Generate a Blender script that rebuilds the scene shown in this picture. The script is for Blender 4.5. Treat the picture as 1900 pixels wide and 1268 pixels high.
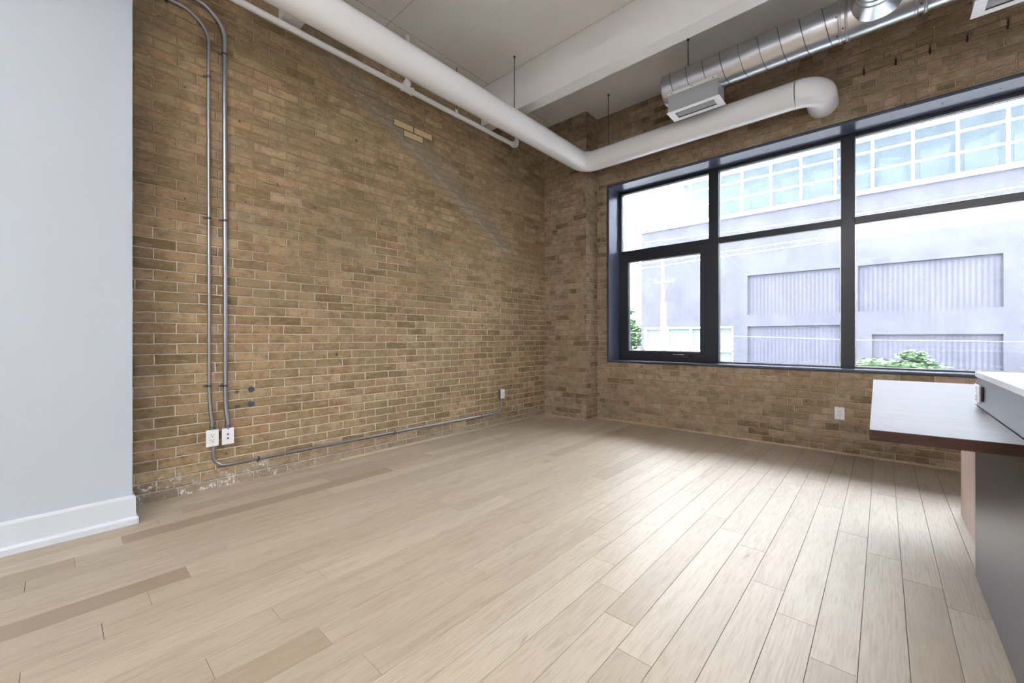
import bpy, bmesh, math, random
from mathutils import Vector, Matrix
random.seed(7)
for o in list(bpy.data.objects): bpy.data.objects.remove(o)
S = bpy.context.scene
COL = S.collection
PI = math.pi
# ------------------------------------------------------------------ camera, sky, exposure
H_CAM = 1.055
cam_d = bpy.data.cameras.new('camera'); cam = bpy.data.objects.new('camera', cam_d); COL.objects.link(cam)
cam.location = (0, 0, H_CAM)
cam.rotation_euler = (PI / 2, 0, math.radians(41.892))
cam_d.sensor_width = 36; cam_d.lens = 36 * 767 / 1900; cam_d.shift_y = -7 / 1900
cam_d.clip_start = 0.02; cam_d.clip_end = 200
S.camera = cam
W = bpy.data.worlds.new('overcast_sky'); S.world = W; W.use_nodes = True
bgn = W.node_tree.nodes['Background']
bgn.inputs[0].default_value = (0.90, 0.955, 1.0, 1); bgn.inputs[1].default_value = 11
S.view_settings.view_transform = 'Standard'; S.view_settings.look = 'None'
S.view_settings.gamma = 1; S.view_settings.exposure = 1.75; S.view_settings.use_curve_mapping = False

# ------------------------------------------------------------------ materials
MAT = {}
def newmat(name):
    m = bpy.data.materials.new(name); m.use_nodes = True; MAT[name] = m
    return m, m.node_tree, m.node_tree.nodes['Principled BSDF']
def nd(t, typ, **kw):
    n = t.nodes.new(typ)
    for k, v in kw.items():
        if k == 'op': n.operation = v
        elif hasattr(n, k) and not k.startswith('i_'): setattr(n, k, v)
    return n
def lk(t, a, b): t.links.new(a, b)
def sock(t, x, y):
    if isinstance(x, (int, float)): y.default_value = x
    elif isinstance(x, tuple): y.default_value = x if len(x) == len(y.default_value) else x + (1,)
    else: t.links.new(x, y)
def mth(t, op, a, b=None, c=None, clamp=False):
    n = t.nodes.new('ShaderNodeMath'); n.operation = op; n.use_clamp = clamp
    sock(t, a, n.inputs[0])
    if b is not None: sock(t, b, n.inputs[1])
    if c is not None: sock(t, c, n.inputs[2])
    return n.outputs[0]
def mixc(t, f, a, b, mode='MIX'):
    n = t.nodes.new('ShaderNodeMix'); n.data_type = 'RGBA'; n.blend_type = mode
    sock(t, f, n.inputs[0]); sock(t, a, n.inputs[6]); sock(t, b, n.inputs[7])
    return n.outputs[2]
def noise(t, vec, scale, detail=3, rough=.55, dist=0):
    n = t.nodes.new('ShaderNodeTexNoise'); n.inputs['Scale'].default_value = scale
    n.inputs['Detail'].default_value = detail; n.inputs['Roughness'].default_value = rough
    n.inputs['Distortion'].default_value = dist
    if vec is not None: lk(t, vec, n.inputs['Vector'])
    return n.outputs[0]
def ramp(t, f, stops, interp='LINEAR'):
    n = t.nodes.new('ShaderNodeValToRGB'); r = n.color_ramp; r.interpolation = interp
    while len(r.elements) < len(stops): r.elements.new(.5)
    for e, (p, c) in zip(r.elements, stops): e.position = p; e.color = c if len(c) == 4 else c + (1,)
    lk(t, f, n.inputs[0]); return n.outputs[0]
def smooth(t, x, a, b):
    n = t.nodes.new('ShaderNodeMapRange'); n.interpolation_type = 'SMOOTHSTEP'; n.clamp = True
    sock(t, x, n.inputs[0]); n.inputs[1].default_value = a; n.inputs[2].default_value = b
    return n.outputs[0]
def xyz(t, x=0, y=0, z=0):
    n = t.nodes.new('ShaderNodeCombineXYZ')
    for i, v in enumerate((x, y, z)): sock(t, v, n.inputs[i])
    return n.outputs[0]
def bump(t, b, h, dist=.002, strength=1):
    n = t.nodes.new('ShaderNodeBump'); n.inputs['Distance'].default_value = dist; n.inputs['Strength'].default_value = strength
    lk(t, h, n.inputs['Height']); lk(t, n.outputs[0], b.inputs['Normal'])
def objco(t):
    n = t.nodes.new('ShaderNodeTexCoord'); s = t.nodes.new('ShaderNodeSeparateXYZ'); lk(t, n.outputs['Object'], s.inputs[0])
    return n.outputs['Object'], s.outputs[0], s.outputs[1], s.outputs[2]
def plain(name, col, rough=.5, metal=0, spec=.5, nz=0, nscale=200, bumpd=0):
    m, t, b = newmat(name)
    b.inputs['Base Color'].default_value = col + (1,); b.inputs['Roughness'].default_value = rough
    b.inputs['Metallic'].default_value = metal; b.inputs['Specular IOR Level'].default_value = spec
    o, x, y, z = objco(t)
    n = noise(t, o, nscale, 3)
    if nz:
        c = mixc(t, mth(t, 'MULTIPLY', n, nz), col + (1,), tuple(c * .55 for c in col) + (1,))
        lk(t, c, b.inputs['Base Color'])
    if bumpd: bump(t, b, n, bumpd)
    return m

def brick_mat(name, pal, mortar_hi, mortar_lo, bw, rh, seed, scar=False, rough_joint=.005, darkness=1.0, headers=False):
    m, t, b = newmat(name)
    o, x, y, z = objco(t)
    g = t.nodes.new('ShaderNodeNewGeometry'); sn = t.nodes.new('ShaderNodeSeparateXYZ'); lk(t, g.outputs['True Normal'], sn.inputs[0])
    ax = mth(t, 'ABSOLUTE', sn.outputs[0]); ay = mth(t, 'ABSOLUTE', sn.outputs[1])
    u = mth(t, 'ADD', mth(t, 'MULTIPLY', x, ay), mth(t, 'MULTIPLY', y, ax))
    uz = xyz(t, u, z, seed)
    # wobbly joints
    wob = mth(t, 'MULTIPLY', mth(t, 'SUBTRACT', noise(t, uz, 6, 3), .5), rough_joint * 2.2)
    wob2 = mth(t, 'MULTIPLY', mth(t, 'SUBTRACT', noise(t, uz, 31, 3), .5), rough_joint * 1.3)
    row = mth(t, 'FLOOR', mth(t, 'MULTIPLY', z, 1 / rh))
    wob3 = mth(t, 'MULTIPLY', mth(t, 'SUBTRACT', noise(t, xyz(t, u, mth(t, 'MULTIPLY', row, 3.77), seed + 5), 1.7, 1), .5), .16 if headers else .09)
    v = xyz(t, mth(t, 'ADD', u, mth(t, 'ADD', wob3, wob2)), mth(t, 'ADD', z, mth(t, 'ADD', wob, wob2)), 0)
    br = t.nodes.new('ShaderNodeTexBrick'); br.offset = .5; br.offset_frequency = 2
    br.squash = .52 if headers else 1.0; br.squash_frequency = 3 if headers else 1
    br.inputs['Scale'].default_value = 1; br.inputs['Mortar Size'].default_value = .0065
    br.inputs['Mortar Smooth'].default_value = .75; br.inputs['Bias'].default_value = 0
    br.inputs['Brick Width'].default_value = bw; br.inputs['Row Height'].default_value = rh
    br.inputs['Color1'].default_value = (0, 0, 0, 1); br.inputs['Color2'].default_value = (1, 1, 1, 1); br.inputs['Mortar'].default_value = (.5, .5, .5, 1)
    lk(t, v, br.inputs['Vector'])
    tone = ramp(t, br.outputs['Color'], pal)
    mort = br.outputs['Fac']
    n1 = noise(t, uz, 1.6, 4); n2 = noise(t, uz, 14, 5, .65); n3 = noise(t, uz, 75, 4, .7)
    streak = noise(t, xyz(t, mth(t, 'MULTIPLY', u, 1.0), mth(t, 'MULTIPLY', z, 4.0), seed + 2), 9, 5, .6)
    c = mixc(t, mth(t, 'MULTIPLY', smooth(t, n2, .40, .66), .55), tone, (.15, .10, .05, 1))
    c = mixc(t, mth(t, 'MULTIPLY', smooth(t, streak, .5, .72), .6), c, (.50, .385, .25, 1))
    c = mixc(t, mth(t, 'MULTIPLY', smooth(t, n1, .45, .62), .35), c, (.24, .175, .095, 1))
    # joints: paler near the floor where they were repointed, dirtier higher up
    hi = smooth(t, mth(t, 'ADD', z, mth(t, 'MULTIPLY', mth(t, 'SUBTRACT', n1, .5), 2.2)), 1.2, 2.5)
    mc = mixc(t, hi, mortar_lo, mortar_hi)
    mvis = mth(t, 'MULTIPLY', mort, smooth(t, mth(t, 'ADD', n2, mth(t, 'MULTIPLY', hi, -.11)), .22, .42))
    c = mixc(t, mvis, c, mc)
    # fine grit and dark pin holes
    c = mixc(t, mth(t, 'MULTIPLY', smooth(t, n3, .5, .72), .32), c, (.07, .045, .02, 1))
    pit = smooth(t, noise(t, uz, 28, 2, .5), .74, .79)
    c = mixc(t, mth(t, 'MULTIPLY', pit, .8), c, (.03, .02, .01, 1))
    speck = smooth(t, noise(t, xyz(t, u, z, seed + 9), 22, 2, .5), .755, .78)
    c = mixc(t, mth(t, 'MULTIPLY', speck, .8), c, (.62, .6, .56, 1))
    extra = 0
    if scar:
        d = mth(t, 'MULTIPLY', mth(t, 'SUBTRACT', z, mth(t, 'SUBTRACT', 3.397, mth(t, 'MULTIPLY', mth(t, 'SUBTRACT', u, 1.558), .583))), .864)
        dn = mth(t, 'ADD', d, mth(t, 'MULTIPLY', mth(t, 'SUBTRACT', n2, .5), .22))
        rng = mth(t, 'MULTIPLY', smooth(t, u, 1.35, 1.75), smooth(t, u, 4.1, 3.5))
        band = mth(t, 'MULTIPLY', mth(t, 'MULTIPLY', smooth(t, dn, -.1, -.02), smooth(t, dn, .26, .06)), rng)
        c = mixc(t, mth(t, 'MULTIPLY', band, .58), c, (.30, .265, .215, 1))
        line = mth(t, 'MULTIPLY', smooth(t, mth(t, 'ABSOLUTE', mth(t, 'ADD', d, mth(t, 'MULTIPLY', mth(t, 'SUBTRACT', n2, .5), .09))), .008, .002), rng)
        c = mixc(t, mth(t, 'MULTIPLY', mth(t, 'MULTIPLY', line, .7), smooth(t, n3, .42, .6)), c, (.6, .52, .42, 1))
        # grey plaster haze along the run behind the pipes and in the middle
        hz = mth(t, 'MULTIPLY', smooth(t, noise(t, uz, 2.3, 5, .7), .54, .68), smooth(t, z, 1.3, 2.2))
        c = mixc(t, mth(t, 'MULTIPLY', hz, .45), c, (.33, .28, .21, 1))
        # white bloom at the foot of the wall
        foot = mth(t, 'MULTIPLY', smooth(t, mth(t, 'ADD', z, mth(t, 'MULTIPLY', mth(t, 'SUBTRACT', n2, .5), .30)), .16, .02), .5)
        c = mixc(t, foot, c, (.33, .29, .26, 1))
        fw = mth(t, 'MULTIPLY', mth(t, 'MULTIPLY', smooth(t, z, .20, .09), smooth(t, u, 1.7, .9)), smooth(t, noise(t, uz, 17, 6, .8), .53, .62))
        c = mixc(t, fw, c, (.75, .73, .72, 1))
    else:
        hz = smooth(t, noise(t, uz, 5, 5, .7), .5, .7)
        c = mixc(t, mth(t, 'MULTIPLY', hz, .5), c, (.43, .36, .28, 1))
    if darkness != 1.0: c = mixc(t, 1.0, c, (darkness, darkness, darkness, 1), 'MULTIPLY')
    lk(t, c, b.inputs['Base Color']); b.inputs['Roughness'].default_value = .82; b.inputs['Specular IOR Level'].default_value = .25
    hgt = mth(t, 'ADD', mth(t, 'MULTIPLY', mort, -.8), mth(t, 'ADD', mth(t, 'MULTIPLY', n3, .22), mth(t, 'ADD', mth(t, 'MULTIPLY', n2, .5), mth(t, 'MULTIPLY', pit, -.8))))
    bump(t, b, hgt, .010, 1.0)
    return m

brick_mat('brick_left', [(0, (.25, .165, .082)), (.2, (.35, .245, .13)), (.45, (.43, .305, .165)), (.65, (.42, .26, .145)), (.85, (.52, .385, .22)), (1, (.31, .21, .11))],
          (.42, .33, .21, 1), (.72, .63, .50, 1), .2215, .0677, 3.1, scar=True, rough_joint=.004)
brick_mat('brick_window', [(0, (.17, .115, .06)), (.25, (.34, .25, .155)), (.6, (.43, .32, .21)), (.8, (.42, .28, .19)), (1, (.25, .18, .105))],
          (.43, .345, .255, 1), (.52, .42, .29, 1), .205, .0677, 11.7, scar=False, rough_joint=.008, headers=True)

# white paints
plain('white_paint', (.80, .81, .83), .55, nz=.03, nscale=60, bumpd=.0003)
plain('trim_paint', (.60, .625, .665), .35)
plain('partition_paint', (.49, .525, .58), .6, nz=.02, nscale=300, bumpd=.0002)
m, t, b = newmat('ceiling_paint')
o, x, y, z = objco(t)
n1 = noise(t, o, .9, 4); n2 = noise(t, o, 45, 5, .7)
c = ramp(t, n1, [(.3, (.78, .765, .735)), (.55, (.85, .85, .84)), (.8, (.81, .795, .765))])
def seam(t, p, at, w, n): return smooth(t, mth(t, 'ABSOLUTE', mth(t, 'ADD', mth(t, 'SUBTRACT', p, at), mth(t, 'MULTIPLY', mth(t, 'SUBTRACT', n, .5), .02))), w, w * .3)
nn = noise(t, o, 8, 5, .7)
sx = seam(t, x, -3.33, .006, nn); sy1 = seam(t, y, 2.06, .0045, nn); sy2 = seam(t, y, 3.315, .009, nn); sy3 = seam(t, y, 2.62, .003, nn)
crk = mth(t, 'MAXIMUM', mth(t, 'MAXIMUM', mth(t, 'MULTIPLY', sx, smooth(t, n2, .38, .55)), mth(t, 'MULTIPLY', sy1, .8)), mth(t, 'MAXIMUM', mth(t, 'MULTIPLY', sy2, smooth(t, n2, .45, .6)), mth(t, 'MULTIPLY', sy3, .25)))
c = mixc(t, mth(t, 'MULTIPLY', crk, .65), c, (.2, .18, .16, 1))
pin = smooth(t, noise(t, o, 13, 1, .4), .80, .82)
c = mixc(t, mth(t, 'MULTIPLY', pin, .5), c, (.2, .18, .17, 1))
lk(t, c, b.inputs['Base Color']); b.inputs['Roughness'].default_value = .7
bump(t, b, mth(t, 'ADD', mth(t, 'MULTIPLY', n2, .15), mth(t, 'MULTIPLY', crk, -1)), .004, .6)

plain('beam_paint', (.84, .835, .825), .6, nz=.05, nscale=30, bumpd=.0012)
# glossy white pipe jacket
m, t, b = newmat('pipe_jacket')
o, x, y, z = objco(t)
b.inputs['Base Color'].default_value = (.90, .91, .92, 1); b.inputs['Roughness'].default_value = .22
b.inputs['Specular IOR Level'].default_value = .5
bump(t, b, noise(t, o, 3.5, 2), .006, .5)

# galvanised sheet
def galv(name, base, rough, sc):
    m, t, b = newmat(name)
    o, x, y, z = objco(t)
    n = noise(t, o, 6, 4, .6); f = noise(t, xyz(t, mth(t, 'MULTIPLY', x, .35), y, z), sc, 3)
    c = mixc(t, n, tuple(v * .82 for v in base) + (1,), base + (1,))
    lk(t, c, b.inputs['Base Color']); b.inputs['Metallic'].default_value = 1
    b.inputs['Roughness'].default_value = rough + .06
    bump(t, b, f, .0001, .05)
galv('galvanised_sheet', (.70, .71, .74), .22, 30)
galv('galvanised_dull', (.60, .61, .62), .42, 60)
galv('conduit_steel', (.44, .46, .50), .30, 40)
plain('seam_dark', (.16, .16, .17), .5, .6)
plain('dark_gap', (.02, .014, .009), .9)
plain('steel_rod', (.11, .105, .10), .5, .5)
plain('cast_white', (.86, .865, .87), .4)
plain('plate_white', (.82, .815, .84), .32)
plain('receptacle_cream', (.80, .785, .74), .35)
plain('box_grey', (.20, .20, .21), .45, .6)
plain('screw_metal', (.5, .5, .5), .35, .9)
plain('slot_black', (.008, .008, .008), .6)

# window steel / aluminium
def framemat(name, col, rough):
    m, t, b = newmat(name); o, x, y, z = objco(t)
    b.inputs['Base Color'].default_value = col + (1,); b.inputs['Specular IOR Level'].default_value = .5
    lk(t, mth(t, 'ADD', rough, mth(t, 'MULTIPLY', noise(t, o, 1.5, 1), .04)), b.inputs['Roughness'])
    bump(t, b, noise(t, o, 2.5, 1), .0008, .3)
framemat('window_black', (.018, .020, .028), .30)
framemat('liner_steel', (.085, .10, .155), .20)
m, t, b = newmat('bright_spacer')
b.inputs['Base Color'].default_value = (.75, .77, .8, 1); b.inputs['Metallic'].default_value = .8; b.inputs['Roughness'].default_value = .25
_o, _x, _y, _z = objco(t); bump(t, b, noise(t, _o, 90, 1), .0003, .3)

def glassmat(name, tint, haze, hazecol, ior=1.35):
    m, t, b = newmat(name)
    out = t.nodes['Material Output']; t.nodes.remove(b)
    tr = t.nodes.new('ShaderNodeBsdfTransparent'); tr.inputs[0].default_value = tint + (1,)
    gl = t.nodes.new('ShaderNodeBsdfGlossy'); gl.inputs['Roughness'].default_value = .02
    fr = t.nodes.new('ShaderNodeFresnel'); fr.inputs[0].default_value = ior
    mx = t.nodes.new('ShaderNodeMixShader'); lk(t, fr.outputs[0], mx.inputs[0]); lk(t, tr.outputs[0], mx.inputs[1]); lk(t, gl.outputs[0], mx.inputs[2])
    df = t.nodes.new('ShaderNodeBsdfTranslucent'); df.inputs[0].default_value = hazecol + (1,)
    o, x, y, z = objco(t)
    h = mth(t, 'MULTIPLY', smooth(t, noise(t, xyz(t, x, y, mth(t, 'MULTIPLY', z, .6)), 7, 6, .75), .3, .75), haze)
    m2 = t.nodes.new('ShaderNodeMixShader'); lk(t, h, m2.inputs[0]); lk(t, mx.outputs[0], m2.inputs[1]); lk(t, df.outputs[0], m2.inputs[2])
    lk(t, m2.outputs[0], out.inputs[0])
    return m
glassmat('window_glass', (.97, .98, 1.0), .010, (.9, .93, 1.0))
glassmat('far_glass', (.92, .95, .97), .02, (.78, .86, .9), 1.07)

# oak floor, per plank tint and grain offset from the mesh attributes
m, t, b = newmat('oak_floor')
o, x, y, z = objco(t)
at = t.nodes.new('ShaderNodeAttribute'); at.attribute_name = 'plank'; sp = t.nodes.new('ShaderNodeSeparateXYZ'); lk(t, at.outputs['Vector'], sp.inputs[0])
tint, off, hue = sp.outputs[0], sp.outputs[1], sp.outputs[2]
ox = mth(t, 'ADD', x, mth(t, 'MULTIPLY', off, 13.0)); oy = mth(t, 'ADD', y, mth(t, 'MULTIPLY', off, 41.0))
gv = xyz(t, ox, mth(t, 'MULTIPLY', oy, .055), off)
fine = noise(t, gv, 170, 4, .6); broad = noise(t, xyz(t, ox, mth(t, 'MULTIPLY', oy, .09), off), 22, 4, .6, .6)
wv = t.nodes.new('ShaderNodeTexWave'); wv.wave_type = 'BANDS'; wv.bands_direction = 'X'
wv.inputs['Scale'].default_value = 26; wv.inputs['Distortion'].default_value = 7; wv.inputs['Detail'].default_value = 3; wv.inputs['Detail Scale'].default_value = .6
lk(t, xyz(t, ox, mth(t, 'MULTIPLY', oy, .12), off), wv.inputs['Vector'])
c = ramp(t, tint, [(0, (.38, .295, .21)), (.12, (.44, .35, .255)), (.35, (.50, .41, .305)), (.7, (.56, .47, .36)), (1, (.61, .52, .405))])
c = mixc(t, mth(t, 'MULTIPLY', hue, .35), c, (.50, .375, .30, 1))
c = mixc(t, mth(t, 'MULTIPLY', smooth(t, fine, .42, .7), .34), c, (.33, .25, .175, 1))
c = mixc(t, mth(t, 'MULTIPLY', smooth(t, broad, .45, .7), .28), c, (.34, .26, .18, 1))
c = mixc(t, mth(t, 'MULTIPLY', mth(t, 'MULTIPLY', wv.outputs['Fac'], smooth(t, off, .45, .75)), .16), c, (.30, .22, .155, 1))
kn = smooth(t, noise(t, xyz(t, ox, mth(t, 'MULTIPLY', oy, .35), off), 6.5, 2, .5, 1.2), .73, .80)
c = mixc(t, mth(t, 'MULTIPLY', kn, .45), c, (.24, .17, .11, 1))
c = mixc(t, 1.0, c, (.80, .79, .785, 1), 'MULTIPLY')
lk(t, c, b.inputs['Base Color']); b.inputs['Specular IOR Level'].default_value = .36
lk(t, mth(t, 'ADD', .46, mth(t, 'MULTIPLY', fine, .12)), b.inputs['Roughness'])
bump(t, b, mth(t, 'ADD', fine, mth(t, 'MULTIPLY', broad, .4)), .0006, .35)
plain('plank_joint', (.16, .11, .075), .8)

def wood(name, a, bb, axis, rough, sc=90):
    m, t, b = newmat(name); o, x, y, z = objco(t)
    s = [x, y, z]; s = [mth(t, 'MULTIPLY', v, .05) if i == axis else v for i, v in enumerate(s)]
    f = noise(t, xyz(t, *s), sc, 4, .65, .3); g = noise(t, xyz(t, *s), sc / 7, 3)
    c = mixc(t, smooth(t, mth(t, 'ADD', mth(t, 'MULTIPLY', f, .6), mth(t, 'MULTIPLY', g, .4)), .35, .65), a + (1,), bb + (1,))
    lk(t, c, b.inputs['Base Color']); b.inputs['Roughness'].default_value = rough
    bump(t, b, f, .0003, .4)
wood('walnut_top', (.030, .012, .008), (.085, .038, .024), 0, .33)
wood('ash_panel', (.50, .36, .30), (.66, .51, .44), 2, .45)
wood('shoe_oak', (.36, .27, .17), (.50, .39, .26), 1, .5)
plain('cabinet_charcoal', (.034, .037, .043), .30, spec=.7, nz=.05, nscale=400)
plain('quartz_white', (.74, .75, .77), .22, nz=.04, nscale=90)

# outside
m, t, b = newmat('facade_grey')
o, x, y, z = objco(t)
fx = mth(t, 'ABSOLUTE', mth(t, 'SUBTRACT', mth(t, 'FRACT', mth(t, 'MULTIPLY', x, 1 / .385)), .5))
fz = mth(t, 'ABSOLUTE', mth(t, 'SUBTRACT', mth(t, 'FRACT', mth(t, 'MULTIPLY', z, 1 / .43)), .5))
dot = mth(t, 'MULTIPLY', smooth(t, fx, .055, .03), smooth(t, fz, .04, .02))
c = mixc(t, smooth(t, noise(t, o, 1.3, 5), .35, .7), (.031, .032, .0385, 1), (.036, .037, .044, 1))
c = mixc(t, mth(t, 'MULTIPLY', dot, .8), c, (.07, .072, .08, 1))
lk(t, c, b.inputs['Base Color']); b.inputs['Roughness'].default_value = .8; b.inputs['Specular IOR Level'].default_value = .06
m, t, b = newmat('facade_ribbed')
b.inputs['Specular IOR Level'].default_value = .06
o, x, y, z = objco(t)
rib = mth(t, 'PINGPONG', x, .06)
c = mixc(t, smooth(t, rib, .015, .045), (.026, .027, .036, 1), (.035, .036, .044, 1))
fx = mth(t, 'ABSOLUTE', mth(t, 'SUBTRACT', mth(t, 'FRACT', mth(t, 'MULTIPLY', x, 1 / .385)), .5))
fz = mth(t, 'ABSOLUTE', mth(t, 'SUBTRACT', mth(t, 'FRACT', mth(t, 'MULTIPLY', z, 1 / .43)), .5))
dot = mth(t, 'MULTIPLY', smooth(t, fx, .055, .03), smooth(t, fz, .04, .02))
c = mixc(t, mth(t, 'MULTIPLY', dot, .8), c, (.07, .072, .08, 1))
lk(t, c, b.inputs['Base Color']); bump(t, b, rib, .02, .6); b.inputs['Roughness'].default_value = .6
plain('far_white', (.62, .64, .68), .5)
plain('far_inside', (.072, .082, .088), .8)
plain('far_blind', (.036, .041, .046), .8, nz=.4, nscale=14)
plain('far_green_glass', (.060, .078, .076), .5, spec=.08)
plain('asphalt', (.10, .10, .10), .9, nz=.3, nscale=30)
plain('pole_grey', (.058, .060, .066), .7, nz=.3, nscale=12)
plain('wire_pale', (.62, .65, .70), .5)
plain('bark', (.09, .06, .035), .9, nz=.4, nscale=30)
m, t, b = newmat('leaf'); o, x, y, z = objco(t)
lk(t, ramp(t, noise(t, o, 5, 3), [(.3, (.020, .055, .014)), (.7, (.050, .105, .032))]), b.inputs['Base Color'])
b.inputs['Roughness'].default_value = .55

# ------------------------------------------------------------------ geometry helpers
def obj(name, bm, mat, parent=None, bevel=0, seg=2, smooth_all=False):
    me = bpy.data.meshes.new(name); bm.normal_update(); bm.to_mesh(me); bm.free()
    o = bpy.data.objects.new(name, me); COL.objects.link(o)
    me.materials.append(MAT[mat])
    if smooth_all:
        for p in me.polygons: p.use_smooth = True
    if parent:
        o.parent = parent; o.matrix_parent_inverse = Matrix.Translation(-parent.location)
    if bevel:
        md = o.modifiers.new('bevel', 'BEVEL'); md.width = bevel; md.segments = seg; md.limit_method = 'ANGLE'; md.angle_limit = math.radians(40)
    return o
def thing(name, label, cat, loc, group=None):
    o = bpy.data.objects.new(name, None); COL.objects.link(o); o.location = loc; o.empty_display_size = .05
    return tag(o, label, cat, group)
def tag(o, label, cat, group=None):
    o['label'] = label; o['category'] = cat
    if group: o['group'] = group
    return o
def structure(o): o['kind'] = 'structure'; return o
def box(bm, x0, x1, y0, y1, z0, z1):
    v = [bm.verts.new((x, y, z)) for x in (x0, x1) for y in (y0, y1) for z in (z0, z1)]
    for f in ((0, 1, 3, 2), (4, 6, 7, 5), (0, 4, 5, 1), (2, 3, 7, 6), (0, 2, 6, 4), (1, 5, 7, 3)):
        bm.faces.new([v[i] for i in f])
    return v
def bx(*a):
    bm = bmesh.new(); box(bm, *a); return bm
def tube(bm, pts, rad, seg=16, cap=True):
    pts = [Vector(p) for p in pts]; n = len(pts)
    rads = rad if isinstance(rad, (list, tuple)) else [rad] * n
    tans = []
    for i in range(n):
        a = pts[i] - pts[i - 1] if i else pts[1] - pts[0]
        c = pts[i + 1] - pts[i] if i < n - 1 else pts[i] - pts[i - 1]
        if a.length < 1e-9: a = c
        if c.length < 1e-9: c = a
        tans.append((a.normalized() + c.normalized()).normalized())
    up = Vector((0, 0, 1)) if abs(tans[0].z) < .9 else Vector((1, 0, 0))
    nrm = (up - tans[0] * up.dot(tans[0])).normalized(); rings = []
    for i in range(n):
        nrm = (nrm - tans[i] * nrm.dot(tans[i])).normalized(); bn = tans[i].cross(nrm)
        rings.append([bm.verts.new(pts[i] + (nrm * math.cos(2 * PI * k / seg) + bn * math.sin(2 * PI * k / seg)) * rads[i]) for k in range(seg)])
    for i in range(n - 1):
        for k in range(seg):
            f = bm.faces.new((rings[i][k], rings[i][(k + 1) % seg], rings[i + 1][(k + 1) % seg], rings[i + 1][k])); f.smooth = True
    if cap:
        bm.faces.new([bm.verts.new(v.co) for v in rings[0][::-1]]); bm.faces.new([bm.verts.new(v.co) for v in rings[-1]])
    return rings
def corner(a, b, c, r, n=10):
    """points of a rounded corner at b between a and c"""
    a, b, c = Vector(a), Vector(b), Vector(c)
    d1 = (a - b).normalized(); d2 = (c - b).normalized()
    th = d1.angle(d2); tl = r / math.tan(th / 2); cen = b + (d1 + d2).normalized() * (r / math.sin(th / 2))
    p1 = b + d1 * tl; p2 = b + d2 * tl; v1 = p1 - cen; v2 = p2 - cen; ang = v1.angle(v2); ax = v1.cross(v2).normalized()
    return [cen + Matrix.Rotation(ang * i / n, 3, ax) @ v1 for i in range(n + 1)]
def ellipsoid(bm, c, r, u=12, v=8):
    bmesh.ops.create_uvsphere(bm, u_segments=u, v_segments=v, radius=1, matrix=Matrix.Translation(c) @ Matrix.Diagonal((r[0], r[1], r[2], 1)))
def copyto(src, parent, delta):
    c = src.copy(); COL.objects.link(c); c.parent = parent
    c.matrix_parent_inverse = src.matrix_parent_inverse.copy(); c.location = Vector(src.location) + Vector(delta)
    return c

# ------------------------------------------------------------------ the room
XL, YW, ZC = -3.467, 4.80, 3.93
YP, XP = 4.53, -2.80           # pier front and side
XR, YB = 4.0, -4.0
# floor of planks
planks = {}
PW = .123
seen = [(-2.826, .074), (-2.705, -.074), (-2.947, .247), (-3.068, .412), (-3.193, .533), (-3.309, .734), (-2.705, 1.121), (-2.839, 1.274), (-2.574, .86), (-2.453, .59),
        (-2.333, .412), (-2.207, .266), (-2.083, .124), (-1.84, .806), (-1.713, .574), (-1.592, .339), (-1.985, -.065), (-1.719, 1.772), (-1.84, 2.009), (-1.367, 2.35),
        (-1.231, 2.107), (-1.103, 1.936), (-.974, 1.743), (-.854, 1.575), (-.731, 1.421), (-.604, 1.283), (-.863, 2.761), (-.738, 2.622), (-.605, 2.478), (-.481, 2.342),
        (-.358, 2.037), (-.247, 1.861), (-.99, 2.918), (-1.115, 3.149), (-1.241, 3.324), (-1.489, 2.539), (-1.602, 2.744), (-1.746, 3.002), (-.485, 3.561),
        (-.115, 2.87), (.007, 2.678), (.133, 2.489), (.248, 2.341), (-.09, 1.673), (.119, 3.73)]
for x_, y_ in seen: planks.setdefault(math.floor((x_ - .0645) / PW), []).append(y_)
dark = [(-2.947, .30), (-2.826, 0), (-2.333, .30), (-.60, 1.2), (-.731, 1.5)]
bmp = bmesh.new(); lay = bmp.faces.layers.float_vector.new('plank') if False else None
verts, faces, attr = [], [], []
k0 = math.floor((XL - .0645) / PW); k1 = math.ceil((XR - .0645) / PW)
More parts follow.
